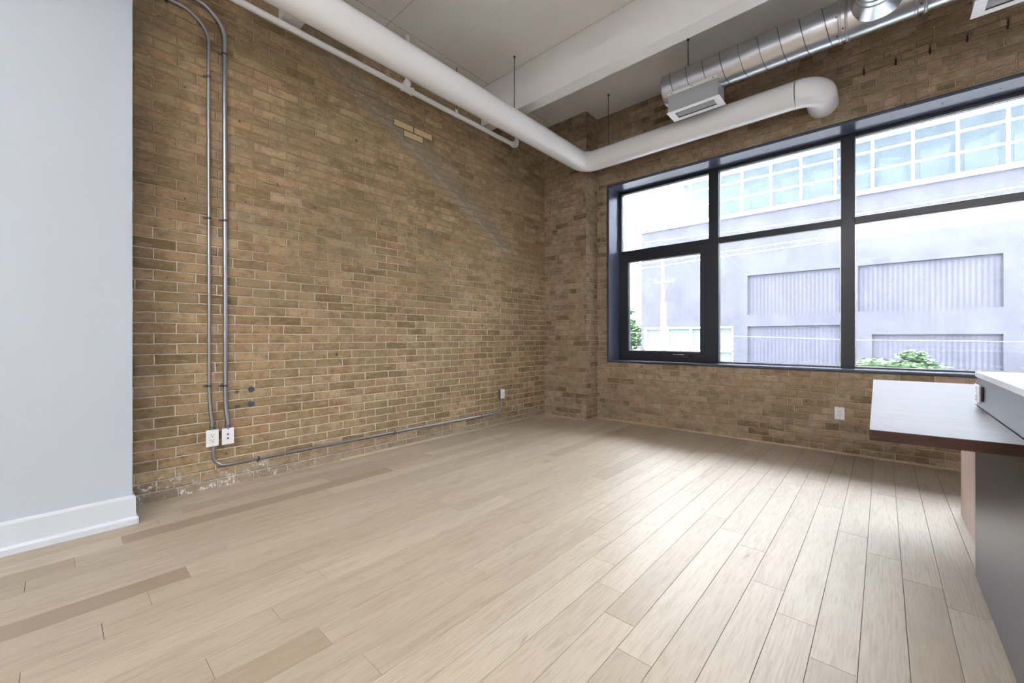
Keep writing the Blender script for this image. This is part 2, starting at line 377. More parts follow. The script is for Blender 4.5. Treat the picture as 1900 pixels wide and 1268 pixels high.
for k in range(k0, k1):
    xa, xb = max(.0645 + k * PW, XL), min(.0645 + (k + 1) * PW, XR)
    if xb - xa < .002: continue
    js = sorted(planks.get(k, []))
    if not js: js = [random.uniform(1, 2.2)]
    while js[0] > YB: js.insert(0, js[0] - random.uniform(.75, 1.75))
    while js[-1] < YW: js.append(js[-1] + random.uniform(.75, 1.75))
    full = [js[0]]
    for a, c_ in zip(js, js[1:]):
        full.append(c_)
    for a, c_ in zip(full, full[1:]):
        a, c_ = max(a, YB), min(c_, YW)
        if c_ - a < .01: continue
        tint_ = min(1, max(.25, random.gauss(.62, .16)))
        for dx, dy in dark:
            if xa < dx < xb and a < dy < c_: tint_ = .0 if xa < -2 else .36
        if random.random() < .05: tint_ = .2
        g = .0007; i = len(verts)
        at_ = (tint_, random.random(), max(0, random.gauss(.15, .3)))
        zt, zb = .0, -.012
        xa2, xb2, ya2, yb2 = xa + g, xb - g, a + g, c_ - g
        ch = .0007
        verts += [(xa2 + ch, ya2 + ch, zt), (xb2 - ch, ya2 + ch, zt), (xb2 - ch, yb2 - ch, zt), (xa2 + ch, yb2 - ch, zt),
                  (xa2, ya2, zt - ch), (xb2, ya2, zt - ch), (xb2, yb2, zt - ch), (xa2, yb2, zt - ch),
                  (xa2, ya2, zb), (xb2, ya2, zb), (xb2, yb2, zb), (xa2, yb2, zb)]
        fs = [(0, 1, 2, 3)] + [(j, 4 + j, 4 + (j + 1) % 4, (j + 1) % 4) for j in range(4)] + [(4 + j, 8 + j, 8 + (j + 1) % 4, 4 + (j + 1) % 4) for j in range(4)]
        faces += [tuple(i + q for q in f) for f in fs]; attr += [at_] * len(fs)
bmp.free()
me = bpy.data.meshes.new('floor'); me.from_pydata(verts, [], faces)
al = me.attributes.new('plank', 'FLOAT_VECTOR', 'FACE'); al.data.foreach_set('vector', [q for a in attr for q in a])
me.materials.append(MAT['oak_floor'])
floor = bpy.data.objects.new('floor', me); COL.objects.link(floor); structure(floor)
obj('floor_base', bx(XL - .1, XR + .2, YB - .2, YW + .35, -.06, -.010), 'plank_joint', floor)

# left brick wall with its patches
wall_left = structure(obj('wall_left', bx(XL - .30, XL, .05, YW + .4, -.05, ZC + .05), 'brick_left'))
m, t, b = newmat('yellow_brick'); o, x, y, z = objco(t)
lk(t, mixc(t, noise(t, o, 40, 4, .7), (.56, .43, .20, 1), (.70, .57, .31, 1)), b.inputs['Base Color']); b.inputs['Roughness'].default_value = .8
plain('grey_mortar', (.15, .125, .09), .9, nz=.6, nscale=60, bumpd=.002)
plain('patch_grey', (.085, .09, .095), .85, nz=.5, nscale=120, bumpd=.002)
for a, c_, z0, z1 in ((2.180, 2.395, 3.088, 3.146), (2.408, 2.625, 3.088, 3.146), (2.292, 2.512, 3.022, 3.078)):
    obj('replacement_brick', bx(XL - .01, XL + .004, a, c_, z0, z1), 'yellow_brick', wall_left, .003)['label'] = 'yellow replacement brick'
bm = bmesh.new()
box(bm, XL - .01, XL + .0015, 2.172, 2.633, 3.079, 3.153); box(bm, XL - .01, XL + .0012, 2.284, 2.520, 3.014, 3.082)
obj('mortar_patch', bm, 'grey_mortar', wall_left)['label'] = 'grey mortar around the yellow bricks'
for cy, cz, ry, rz in ((.896, .664, .014, .012), (.985, .675, .024, .022), (.900, .560, .018, .013), (.985, .567, .024, .021)):
    bm = bmesh.new(); rr = random.Random(cy * 91 + cz)
    n = 18; pr_ = [(cy + ry * math.cos(2 * PI * i / n) * rr.uniform(.78, 1.15), cz + rz * math.sin(2 * PI * i / n) * rr.uniform(.78, 1.15)) for i in range(n)]
    f0 = [bm.verts.new((XL - .01, p[0], p[1])) for p in pr_]; f1 = [bm.verts.new((XL + .0025, p[0], p[1])) for p in pr_]
    bm.faces.new(f1); bm.faces.new(f0[::-1])
    for i in range(n): bm.faces.new((f0[i], f0[(i + 1) % n], f1[(i + 1) % n], f1[i]))
    obj('filled_hole', bm, 'patch_grey', wall_left)['label'] = 'grey cement filled hole'

# window wall with opening
OX0, OX1, OZ0, OZ1 = -2.645, 2.04, .752, 3.005
bm = bmesh.new()
for a in ((XL - .3, OX0, YW, YW + .38, -.05, ZC + .05), (OX1, XR + .2, YW, YW + .38, -.05, ZC + .05), (OX0, OX1, YW, YW + .38, -.05, OZ0), (OX0, OX1, YW, YW + .38, OZ1, ZC + .05)):
    box(bm, *a)
wall_window = structure(obj('wall_window', bm, 'brick_window'))
structure(obj('wall_pier', bx(XL, XP, YP, YW, -.01, ZC + .02), 'brick_window'))
# projecting course with open joints above the window
bm = bmesh.new(); xk = -.124 - .2055
while xk < XR - .02:
    box(bm, max(xk + .006, -.40), min(xk + .1995, XR), YW - .028, YW + .02, 3.392, 3.452); xk += .2055
obj('brick_ledge', bm, 'brick_window', wall_window, .004)
bm = bmesh.new(); xk = -.124
while xk < XR - .02:
    box(bm, xk - .0065, xk + .0065, YW - .004, YW + .01, 3.375, 3.43); xk += .2055
obj('weep_joint', bm, 'dark_gap', wall_window)['label'] = 'dark open joints under the projecting course'

# other walls, behind or beside the camera
structure(obj('wall_right', bx(XR, XR + .2, YB - .2, YW, -.05, ZC + .05), 'white_paint'))
structure(obj('wall_back', bx(XL - .3, XR, YB - .2, YB, -.05, ZC + .05), 'white_paint'))
# white partition covering the near part of the brick wall
PX, PY = -3.172, .309
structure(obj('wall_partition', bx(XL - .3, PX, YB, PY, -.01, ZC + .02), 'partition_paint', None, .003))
bm = bmesh.new()
prof = [(0, 0), (.0245, 0), (.0245, .030), (.021, .038), (.013, .043), (.013, .148), (.010, .157), (.004, .163), (0, .163)]
def sweep_profile(bm, prof, path_fn, n):
    rings = [[bm.verts.new(path_fn(i, d, h)) for d, h in prof] for i in range(n)]
    m_ = len(prof)
    for i in range(n - 1):
        for k in range(m_): bm.faces.new((rings[i][k], rings[i][(k + 1) % m_], rings[i + 1][(k + 1) % m_], rings[i + 1][k]))
    bm.faces.new(rings[0]); bm.faces.new(rings[-1][::-1])
def path_bb(i, d, h): return [(PX + d, YB + .01, h), (PX + d, PY + d, h), (XL + .002, PY + d, h)][i]
sweep_profile(bm, prof, path_bb, 3)
structure(obj('baseboard_partition', bm, 'trim_paint', None, .0012))
# quarter-round shoe along the brick
def quarter(r, n=5): return [(0, 0)] + [(r * math.cos(PI / 2 * i / n), r * math.sin(PI / 2 * i / n)) for i in range(n + 1)]
bm = bmesh.new()
q = quarter(.016)
def path_q(i, d, h): return [(XL + d, 1.65, h), (XL + d, YP - d, h), (XP + d, YP - d, h), (XP + d, YW - d, h), (XR - .02, YW - d, h)][i]
sweep_profile(bm, q, path_q, 5)
structure(obj('baseboard_brick', bm, 'shoe_oak'))
bm = bmesh.new(); box(bm, XL, XL + .009, PY + .03, 1.65, 0, .007)
structure(obj('trim_1', bm, 'shoe_oak', None, .001))

# ceiling slab and stems
ceiling = structure(obj('ceiling', bx(XL - .3, XR + .2, YB - .2, YW + .38, ZC, ZC + .25), 'ceiling_paint'))
for y0 in (3.325, 1.170, -.985, -3.14):
    bm = bmesh.new(); v = box(bm, XL + .001, XR, y0, y0 + .15, 3.50, ZC)
    for w in v:
        if w.co.z > 3.8: w.co.y += .012 if w.co.y > y0 + .07 else -.012
    obj('beam', bm, 'beam_paint', ceiling, .006)

# ------------------------------------------------------------------ windows
def make_window(name, yf, sgn, X0, X1, Z0, Z1, mull, trans, sash):
    """yf: inner wall face; sgn: +1 when the outside lies towards +Y"""
    w = bpy.data.objects.new(name, None); COL.objects.link(w); w.location = ((X0 + X1) / 2, yf, Z0); structure(w)
    Y = lambda d0, d1: (min(yf + sgn * d0, yf + sgn * d1), max(yf + sgn * d0, yf + sgn * d1))
    bm = bmesh.new(); t_ = .022
    box(bm, X0, X0 + t_, *Y(-.004, .28), Z0, Z1); box(bm, X1 - t_, X1, *Y(-.004, .28), Z0, Z1)
    box(bm, X0 + t_, X1 - t_, *Y(-.004, .28), Z1 - .018, Z1); box(bm, X0 + t_, X1 - t_, *Y(-.004, .28), Z0, Z0 + .016)
    lin = obj('liner', bm, 'liner_steel', w, .001)
    bm = bmesh.new()   # thin black lip around the liner
    e = .010
    box(bm, X0 - e, X0, *Y(-.006, .02), Z0 - e, Z1 + e); box(bm, X1, X1 + e, *Y(-.006, .02), Z0 - e, Z1 + e)
    box(bm, X0, X1, *Y(-.006, .02), Z1, Z1 + e); box(bm, X0, X1, *Y(-.006, .02), Z0 - e, Z0)
    obj('lip', bm, 'window_black', lin)
    xi0, xi1, zi0, zi1 = X0 + t_, X1 - t_, Z0 + .016, Z1 - .018
    bm = bmesh.new()
    d0, d1 = .265, .345
    fb = .034
    box(bm, xi0, xi0 + fb, *Y(d0, d1), zi0, zi1); box(bm, xi1 - fb, xi1, *Y(d0, d1), zi0, zi1)
    box(bm, xi0 + fb, xi1 - fb, *Y(d0, d1), zi1 - fb, zi1); box(bm, xi0 + fb, xi1 - fb, *Y(d0, d1), zi0, zi0 + .012)
    for a, c_ in mull: box(bm, a, c_, *Y(d0 - .012, d1), zi0 + .001, zi1 - .001)
    edges = [xi0 + fb] + [q_ for p in mull for q_ in p] + [xi1 - fb]
    bays = [(edges[i], edges[i + 1]) for i in range(0, len(edges), 2)]
    for a, c_ in bays: box(bm, a, c_, *Y(d0 + .004, d1), trans[0], trans[1])
    obj('frame', bm, 'window_black', w, .002)
    cells = []
    for i, (a, c_) in enumerate(bays):
        cells.append((a, c_, trans[1], zi1 - fb)); 
        if sash and i == 0: continue
        cells.append((a, c_, zi0 + .012, trans[0]))
    if sash:
        a, c_ = bays[0]; a0, a1, b0, b1 = sash
        bm = bmesh.new(); yy = Y(d0 - .008, d1 - .01)
        box(bm, a - .012, a0, *yy, zi0 + .002, trans[0] + .008); box(bm, a1, c_ + .012, *yy, zi0 + .002, trans[0] + .008)
        box(bm, a0, a1, *yy, zi0 + .002, b0); box(bm, a0, a1, *yy, b1, trans[0] + .008)
        sa = obj('sash', bm, 'window_black', w, .003)
        cells.append((a0, a1, b0, b1))
        bm = bmesh.new()   # crank handle lying on the bottom rail
        yh = yf + sgn * (d0 - .020)
        box(bm, -1.87, -1.70, *Y(d0 - .024, d0 - .008), .822, .852)
        obj('handle_base', bm, 'window_black', sa, .004)
        bm = bmesh.new(); tube(bm, [(-1.895, yh - .012, .853), (-1.79, yh - .016, .855), (-1.768, yh - .010, .850)], [.0045, .0055, .008], 10)
        obj('handle', bm, 'bright_spacer', sa)['label'] = 'chrome folding crank handle'
    for (a, c_, z0, z1) in cells:
        yg = yf + sgn * (d0 + .040)
        g = obj('glass', bx(a - .004, c_ + .004, yg - .003, yg + .003, z0 - .004, z1 + .004), 'window_glass', w)
        bm = bmesh.new(); yy = Y(d0 + .026, d0 + .034); s = .007
        box(bm, a, a + s, *yy, z0, z1); box(bm, c_ - s, c_, *yy, z0, z1); box(bm, a + s, c_ - s, *yy, z1 - s, z1); box(bm, a + s, c_ - s, *yy, z0, z0 + s)
        obj('glazing_bead', bm, 'bright_spacer', g)['label'] = 'bright metal bead round the glass'
    # rivets through the liner
    first = None
    pts = []
    xr = X0 + .209
    while xr < X1 - .05:
        for d in (.113, .200): pts.append((xr, yf + sgn * d, Z1 - .018, 'top'))
        xr += .3115
    zr = Z0 + .335
    while zr < Z1 - .3:
        for d in (.102, .186):
            pts.append((X0 + t_, yf + sgn * d, zr, 'side')); pts.append((X1 - t_, yf + sgn * d, zr, 'side2'))
        zr += .3075
    protos = {}
    for (px, py, pz, kd) in pts:
        if kd not in protos:
            bm = bmesh.new(); ax_ = {'top': (0, 0, -1), 'side': (1, 0, 0), 'side2': (-1, 0, 0)}[kd]
            a = Vector(ax_); tube(bm, [Vector((0, 0, 0)) - a * .002, a * .0012], [.0085, .0075], 10)
            me_ = bpy.data.meshes.new('rivet'); bm.to_mesh(me_); bm.free(); me_.materials.append(MAT['slot_black']); protos[kd] = me_
        r = bpy.data.objects.new('rivet', protos[kd]); COL.objects.link(r); r.parent = lin
        r.location = (px, py, pz)
    return w
make_window('window_1', YW, 1, OX0, OX1, OZ0, OZ1, [(-1.493, -1.389), (-.300, -.196), (.893, .997)], (2.132, 2.198), (-2.490, -1.589, .888, 2.045))

# ------------------------------------------------------------------ big insulated pipe
PXc, PYc, PZc, PR = -2.768, 4.445, 3.225, .117
pipe = thing('insulated_pipe', 'large glossy white insulated pipe running under the ceiling and turning into the window wall', 'pipe', (PXc, PYc, PZc))
A = (PXc, YB, PZc); B = (PXc, PYc, PZc); Cc = (-.415, PYc, PZc); D = (-.415, YW, PZc)
c1 = corner(A, B, Cc, .155, 12); c2 = corner(B, Cc, D, .165, 12)
bm = bmesh.new(); tube(bm, [A, c1[0]], PR, 48); obj('pipe_run', bm, 'pipe_jacket', pipe)
bm = bmesh.new(); tube(bm, [c1[-1], c2[0]], PR, 48); obj('pipe_run', bm, 'pipe_jacket', pipe)
bm = bmesh.new(); tube(bm, c1, PR + .0004, 48); obj('elbow', bm, 'pipe_jacket', pipe)
bm = bmesh.new(); tube(bm, c2 + [Vector((D[0], YW + .01, D[2]))], PR + .0018, 48); obj('elbow', bm, 'pipe_jacket', pipe)
def rod(x, y, ztop, zbot, parent, r=.0048):
    bm = bmesh.new(); tube(bm, [(x, y, zbot), (x, y, ztop + .01)], r, 10)
    h = obj('hanger_rod', bm, 'steel_rod', parent); h['label'] = 'thin dark threaded rod'
    bm = bmesh.new(); tube(bm, [(x, y, ztop - .014), (x, y, ztop + .005)], [.011, .013], 12); obj('anchor', bm, 'steel_rod', h)
rod(-2.800, 3.16, ZC, PZc + .09, pipe); rod(-2.414, 4.388 + .01, ZC, PZc + .09, pipe); rod(-2.80, -.2, ZC, PZc + .09, pipe)

# ------------------------------------------------------------------ small white pipe under the beams
SX, SZ, SR = -3.375, 3.424, .0235
sp_ = thing('sprinkler_pipe', 'thin white painted pipe along the top of the brick wall beside the big pipe', 'pipe', (SX, 3.8, SZ))
bm = bmesh.new(); tube(bm, [(SX, .25, SZ), (SX, 3.78, SZ)], SR, 20); obj('pipe_run', bm, 'cast_white', sp_)
e1 = corner((SX, 3.6, SZ), (SX, 3.845, SZ), (SX, 3.845, 3.7), .045, 8)
bm = bmesh.new(); tube(bm, [(SX, 3.765, SZ), (SX, 3.78, SZ)] + e1 + [(SX, 3.845, SZ + .065)], [SR + .009] * 2 + [SR + .007] * 9 + [SR + .009], 20); ellipsoid(bm, (SX, 3.775, SZ), (SR + .012, .012, SR + .012)); el = obj('elbow', bm, 'cast_white', sp_)
bm = bmesh.new(); tube(bm, [(SX, 3.845, SZ + .05), (SX, 3.845, ZC + .01)], SR - .004, 16); obj('riser', bm, 'cast_white', sp_)
bm = bmesh.new(); tube(bm, [(SX, 2.215, SZ), (SX, 2.315, SZ)], SR + .008, 20)
tube(bm, [(SX, 2.265, SZ), (SX, 2.265, SZ + .06)], SR + .008, 20)
for yy in (2.215, 2.315): tube(bm, [(SX, yy - .008, SZ), (SX, yy + .008, SZ)], SR + .012, 20)
tube(bm, [(SX, 2.265, SZ + .05), (SX, 2.265, SZ + .066)], SR + .012, 20); obj('tee', bm, 'cast_white', sp_)
bm = bmesh.new(); tube(bm, [(SX, 2.265, SZ + .05), (SX, 2.265, ZC + .01)], SR - .002, 16); obj('riser', bm, 'cast_white', sp_)
for yy in (2.88, .75):
    bm = bmesh.new()
    for i in range(24):
        a0, a1 = 2 * PI * i / 24, 2 * PI * (i + 1) / 24
        for s0, s1 in ((0, 1),):
            q4 = [(SX + math.cos(a) * r_, y_, SZ + math.sin(a) * r_) for a, r_, y_ in ((a0, SR + .004, yy - .012), (a1, SR + .004, yy - .012), (a1, SR + .004, yy + .012), (a0, SR + .004, yy + .012))]
            bm.faces.new([bm.verts.new(p) for p in q4])
    box(bm, SX - .004, SX + .004, yy - .012, yy + .012, SZ + SR, SZ + .062)
    hg = obj('hanger_ring', bm, 'cast_white', sp_)
    bm = bmesh.new(); tube(bm, [(SX, yy, SZ + .05), (SX, yy, ZC + .01)], .0048, 10); obj('hanger_rod', bm, 'steel_rod', hg)

# ------------------------------------------------------------------ spiral duct
DY, DZ, DR = 4.093, 3.505, .143
duct = thing('spiral_duct', 'galvanised steel spiral air duct hung above the window with white air outlets', 'duct', (-1.6, DY, DZ))
bm = bmesh.new(); tube(bm, [(-1.600, DY, DZ), (-.262, DY, DZ)], DR, 56, False)
for i in range(0, 56): pass
obj('duct_run', bm, 'galvanised_sheet', duct)
bm = bmesh.new(); tube(bm, [(.17, DY, DZ), (XR - .02, DY, DZ)], DR, 56, False); obj('duct_run', bm, 'galvanised_sheet', duct)
bm = bmesh.new()   # spiral lock seams
for xs, xe in ((-1.585, -.28), (.30, XR - .05)):
    n = int((xe - xs) / .147 * 40); pts = []
    for i in range(n + 1):
        a = i / 40 * 2 * PI; pts.append((xs + .147 * i / 40, DY + math.cos(a) * (DR + .0005), DZ + math.sin(a) * (DR + .0005)))
    tube(bm, pts, .0028, 5)
obj('spiral_seam', bm, 'seam_dark', duct)
bm = bmesh.new()
rg = tube(bm, [(-1.600, DY, DZ), (-1.606, DY, DZ), (-1.612, DY, DZ), (-1.612, DY, DZ)], [DR + .001, DR + .001, DR - .006, .001], 56)
obj('end_cap', bm, 'galvanised_dull', duct)
for xc in (-.245, -.205, .176, .225):
    bm = bmesh.new(); tube(bm, [(xc - .010, DY, DZ), (xc - .006, DY, DZ), (xc + .006, DY, DZ), (xc + .010, DY, DZ)], [DR + .001, DR + .007, DR + .007, DR + .001], 56, False)
    obj('collar', bm, 'galvanised_dull' if xc in (-.205, .225) else 'galvanised_sheet', duct)
bm = bmesh.new(); tube(bm, [(-.262, DY, DZ), (.17, DY, DZ)], DR + .003, 56, False)
fit = obj('tee_fitting', bm, 'galvanised_sheet', duct)
# tapered take-off from the tee toward the room
bm = bmesh.new(); N = 48; rings = []
for s in [i / 6 for i in range(7)]:
    ring = []
    for k in range(N):
        a = 2 * PI * k / N; ca, sa = math.cos(a), math.sin(a)
        pw = .75 + .25 * s
        bxp = math.copysign(abs(ca) ** pw, ca) * (.190 * (1 - s) + .118 * s) + (-.020 * (1 - s) - .03 * s)
        bz = sa * (.128 * (1 - s) + .118 * s)
        ring.append(bm.verts.new((bxp, DY - .06 - .165 * s, DZ + bz)))
    rings.append(ring)
for i in range(6):
    for k in range(N):
        f = bm.faces.new((rings[i][k], rings[i + 1][k], rings[i + 1][(k + 1) % N], rings[i][(k + 1) % N])); f.smooth = True
obj('takeoff', bm, 'galvanised_sheet', duct)
bx0 = -.03
cpts = corner((bx0, DY - .2, DZ), (bx0, DY - .45, DZ), (bx0, DY - .45, DZ - .4), .12, 8)
bm = bmesh.new(); tube(bm, [(bx0, DY - .22, DZ), (bx0, DY - .55, DZ)], .120, 48); br_ = obj('branch_duct', bm, 'galvanised_sheet', duct)
for yy in (.235, .29, .40):
    bm = bmesh.new(); tube(bm, [(bx0, DY - yy - .006, DZ), (bx0, DY - yy - .003, DZ), (bx0, DY - yy + .003, DZ), (bx0, DY - yy + .006, DZ)], [.120, .125, .125, .120], 48, False)
    obj('collar', bm, 'galvanised_dull', br_)
for (xx, aa) in ((-.262, -2.0), (-.225, -2.3), (-.225, -1.2), (.20, -2.05), (.20, -1.2), (-.262, -2.9)):
    c_ = Vector((xx, DY + math.cos(aa) * (DR + .008), DZ + math.sin(aa) * (DR + .008))); bm = bmesh.new(); ellipsoid(bm, c_, (.005, .005, .005), 8, 6); obj('screw', bm, 'slot_black', duct)
for yy in (.262, .278): bm = bmesh.new(); ellipsoid(bm, Vector((bx0 + .05, DY - yy, DZ - .110)), (.005, .005, .005), 8, 6); obj('screw', bm, 'slot_black', duct)
rod(-1.395, DY, ZC, DZ + DR - .004, duct); rod(.9, DY, ZC, DZ + DR - .004, duct)
# air outlet boxes
m, t, b = newmat('satin_sheet'); b.inputs['Base Color'].default_value = (.60, .62, .64, 1); b.inputs['Metallic'].default_value = .55; b.inputs['Roughness'].default_value = .38
_o, _x, _y, _z = objco(t); bump(t, b, noise(t, _o, 7, 3), .002, .3)
def outlet_box(x0, x1):
    y0, y1, zb = 4.000, 4.186, 3.236
    zt = DZ - math.sqrt(DR ** 2 - (DY - y0) ** 2) + .004
    bm = bmesh.new()
    box(bm, x0, x1, y0, y0 + .003, zb, zt + .01); box(bm, x0, x1, y1 - .003, y1, zb, zt + .01)
    for xx in (x0, x1 - .003):
        n = 10; top = []
        for i in range(n + 1):
            yy = y0 + (y1 - y0) * i / n; top.append((yy, DZ - math.sqrt(DR ** 2 - (DY - yy) ** 2)))
        for i in range(n):
            v = [bm.verts.new(p) for p in ((xx, top[i][0], zb), (xx, top[i + 1][0], zb), (xx, top[i + 1][0], top[i + 1][1]), (xx, top[i][0], top[i][1]), (xx + .003, top[i][0], zb), (xx + .003, top[i + 1][0], zb), (xx + .003, top[i + 1][0], top[i + 1][1]), (xx + .003, top[i][0], top[i][1]))]
            for f in ((0, 1, 2, 3), (7, 6, 5, 4), (0, 4, 5, 1), (3, 2, 6, 7)): bm.faces.new([v[j] for j in f])
    bod = obj('outlet_box', bm, 'satin_sheet', duct); bod['label'] = 'satin sheet-metal box under the duct'
    bm = bmesh.new()   # flange folded up against the duct
    n = 6; r0 = DR + .003
    a_s = math.atan2(zt - DZ, y0 - DY)
    for i in range(n):
        a0, a1 = a_s - i * .030, a_s - (i + 1) * .030
        v = [bm.verts.new((xx, DY + math.cos(a) * r0, DZ + math.sin(a) * r0)) for xx, a in ((x0 + (i) * .0015, a0), (x1 - i * .0015, a0), (x1 - (i + 1) * .0015, a1), (x0 + (i + 1) * .0015, a1))]
        bm.faces.new(v[::-1])
    obj('flange', bm, 'plate_white', bod)
    for xx in (x0 + .04, (x0 + x1) / 2, x1 - .04):
        bm = bmesh.new(); a = a_s - .09; ellipsoid(bm, Vector((xx, DY + math.cos(a) * (r0 + .002), DZ + math.sin(a) * (r0 + .002))), (.005, .004, .005), 10, 6); obj('screw', bm, 'slot_black', bod)
    bm = bmesh.new(); e = .012; w_ = .036; sx_ = .05
    box(bm, x0 - e, x1 + e, y0 - e, y0 + w_, zb - .006, zb); box(bm, x0 - e, x1 + e, y1 - w_, y1 + e, zb - .006, zb)
    box(bm, x0 - e, x0 + sx_, y0 + w_, y1 - w_, zb - .006, zb); box(bm, x1 - sx_, x1 + e, y0 + w_, y1 - w_, zb - .006, zb)
    obj('grille_frame', bm, 'plate_white', bod, .0015)['label'] = 'white grille frame facing down'
    obj('grille_throat', bx(x0 + .01, x1 - .01, y0 + .01, y1 - .01, zb + .012, zb + .016), 'slot_black', bod)
    n = 5
    for i in range(1, n):
        yy = y0 + w_ + (y1 - y0 - 2 * w_) * i / n
        bm = bmesh.new(); v = box(bm, x0 + sx_, x1 - sx_, yy - .0014, yy + .0014, zb - .004, zb + .010)
        for q_ in v:
            if q_.co.z > zb: q_.co.y += .006
        obj('slat', bm, 'plate_white', bod)
outlet_box(-1.552, -1.100)
outlet_box(.455, .915)

# ------------------------------------------------------------------ conduits
def strap(parent, p, axis, r):
    bm = bmesh.new(); p = Vector(p)
    d = Vector((0, 0, 1)) if axis == 'z' else Vector((0, 1, 0)); s = Vector((0, 1, 0)) if axis == 'z' else Vector((0, 0, 1))
    n = 10; w_ = .0075; pts = []
    for i in range(n + 1):
        a = -PI / 2 + PI * i / n; pts.append(p + Vector((1, 0, 0)) * math.cos(a) * (r + .0015) + s * math.sin(a) * (r + .0015))
    pts = [Vector((XL + .002, pts[0].y, pts[0].z))] + pts + [Vector((XL + .002, pts[-1].y, pts[-1].z))]
    for a, c_ in zip(pts, pts[1:]): bm.faces.new([bm.verts.new(v) for v in (a - d * w_, c_ - d * w_, c_ + d * w_, a + d * w_)])
    e = pts[0]; f = e - s * .018
    a_, b_ = sorted((f.y, e.y)) if axis == 'z' else sorted((e.y - w_, e.y + w_)); z0, z1 = (e.z - w_, e.z + w_) if axis == 'z' else sorted((f.z, e.z))
    if axis == 'z': box(bm, XL + .001, XL + .003, a_, b_, z0, z1)
    else: box(bm, XL + .001, XL + .003, e.y - w_, e.y + w_, z0, z1)
    mid = (e + f) / 2; tube(bm, [(XL + .001, mid.y, mid.z), (XL + .006, mid.y, mid.z)], .004, 8)
    obj('strap', bm, 'steel_rod', parent)
def conduit(label, pts, r, straps, couplings=()):
    c = thing('conduit', label, 'conduit', pts[0], 'steel conduits on the brick wall')
    bm = bmesh.new(); tube(bm, pts, r, 18); obj('tube', bm, 'conduit_steel', c)
    for p, ax_ in straps: strap(c, p, ax_, r)
    for p, q_ in couplings:
        bm = bmesh.new(); tube(bm, [p, q_], r + .0035, 16); obj('coupling', bm, 'box_grey', c)
    return c
r1, r2 = .0105, .0145
X1c, X2c = XL + .013, XL + .017
p = [(X1c + .022, .737, .425), (X1c + .020, .737, .48), (X1c + .004, .729, .60), (X1c, .727, .70)] + corner((X1c, .725, .5), (X1c, .722, 3.258), (X1c, .1, 3.258), .175, 12) + [(X1c, .318, 3.258)]
conduit('thin steel conduit rising from the double-socket plate and bending left under the ceiling', p, r1,
        [((X1c, .726, .722), 'z'), ((X1c, .725, 1.877), 'z'), ((X1c, .724, 2.85), 'z'), ((X1c, .50, 3.258), 'y')], [((X1c + .022, .737, .415), (X1c + .021, .737, .448))])
p = [(X2c + .016, .829, .42), (X2c + .014, .829, .47), (X2c + .002, .822, .56), (X2c, .820, .66)] + corner((X2c, .818, .5), (X2c, .815, 3.345), (X2c, .1, 3.345), .195, 12) + [(X2c, .318, 3.345)]
conduit('thicker steel conduit rising from the two-jack plate, right of the thin one', p, r2,
        [((X2c, .818, .717), 'z'), ((X2c, .817, 1.879), 'z'), ((X2c, .815, 3.05), 'z'), ((X2c, .58, 3.345), 'y')], [((X2c + .016, .829, .415), (X2c + .015, .829, .445))])
xb = XL + .013
p = [(xb + .022, .745, .325), (xb + .020, .746, .29)] + corner((xb + .018, .747, .32), (xb + .008, .748, .160), (xb, 1.2, .160), .075, 10) + [(xb, 1.0, .160), (xb, 2.2, .158), (xb, 3.40, .150)] + corner((xb, 3.40, .150), (xb + .006, 3.640, .149), (xb + .024, 3.640, .4), .10, 10) + [(xb + .024, 3.640, .325)]
conduit('steel conduit running low along the brick wall just above the floor', p, r1,
        [((xb, 1.028, .160), 'y'), ((xb, 2.179, .158), 'y'), ((xb, 3.319, .150), 'y')], [((xb + .022, .745, .325), (xb + .022, .745, .305)), ((xb + .024, 3.640, .325), (xb + .024, 3.640, .305))])

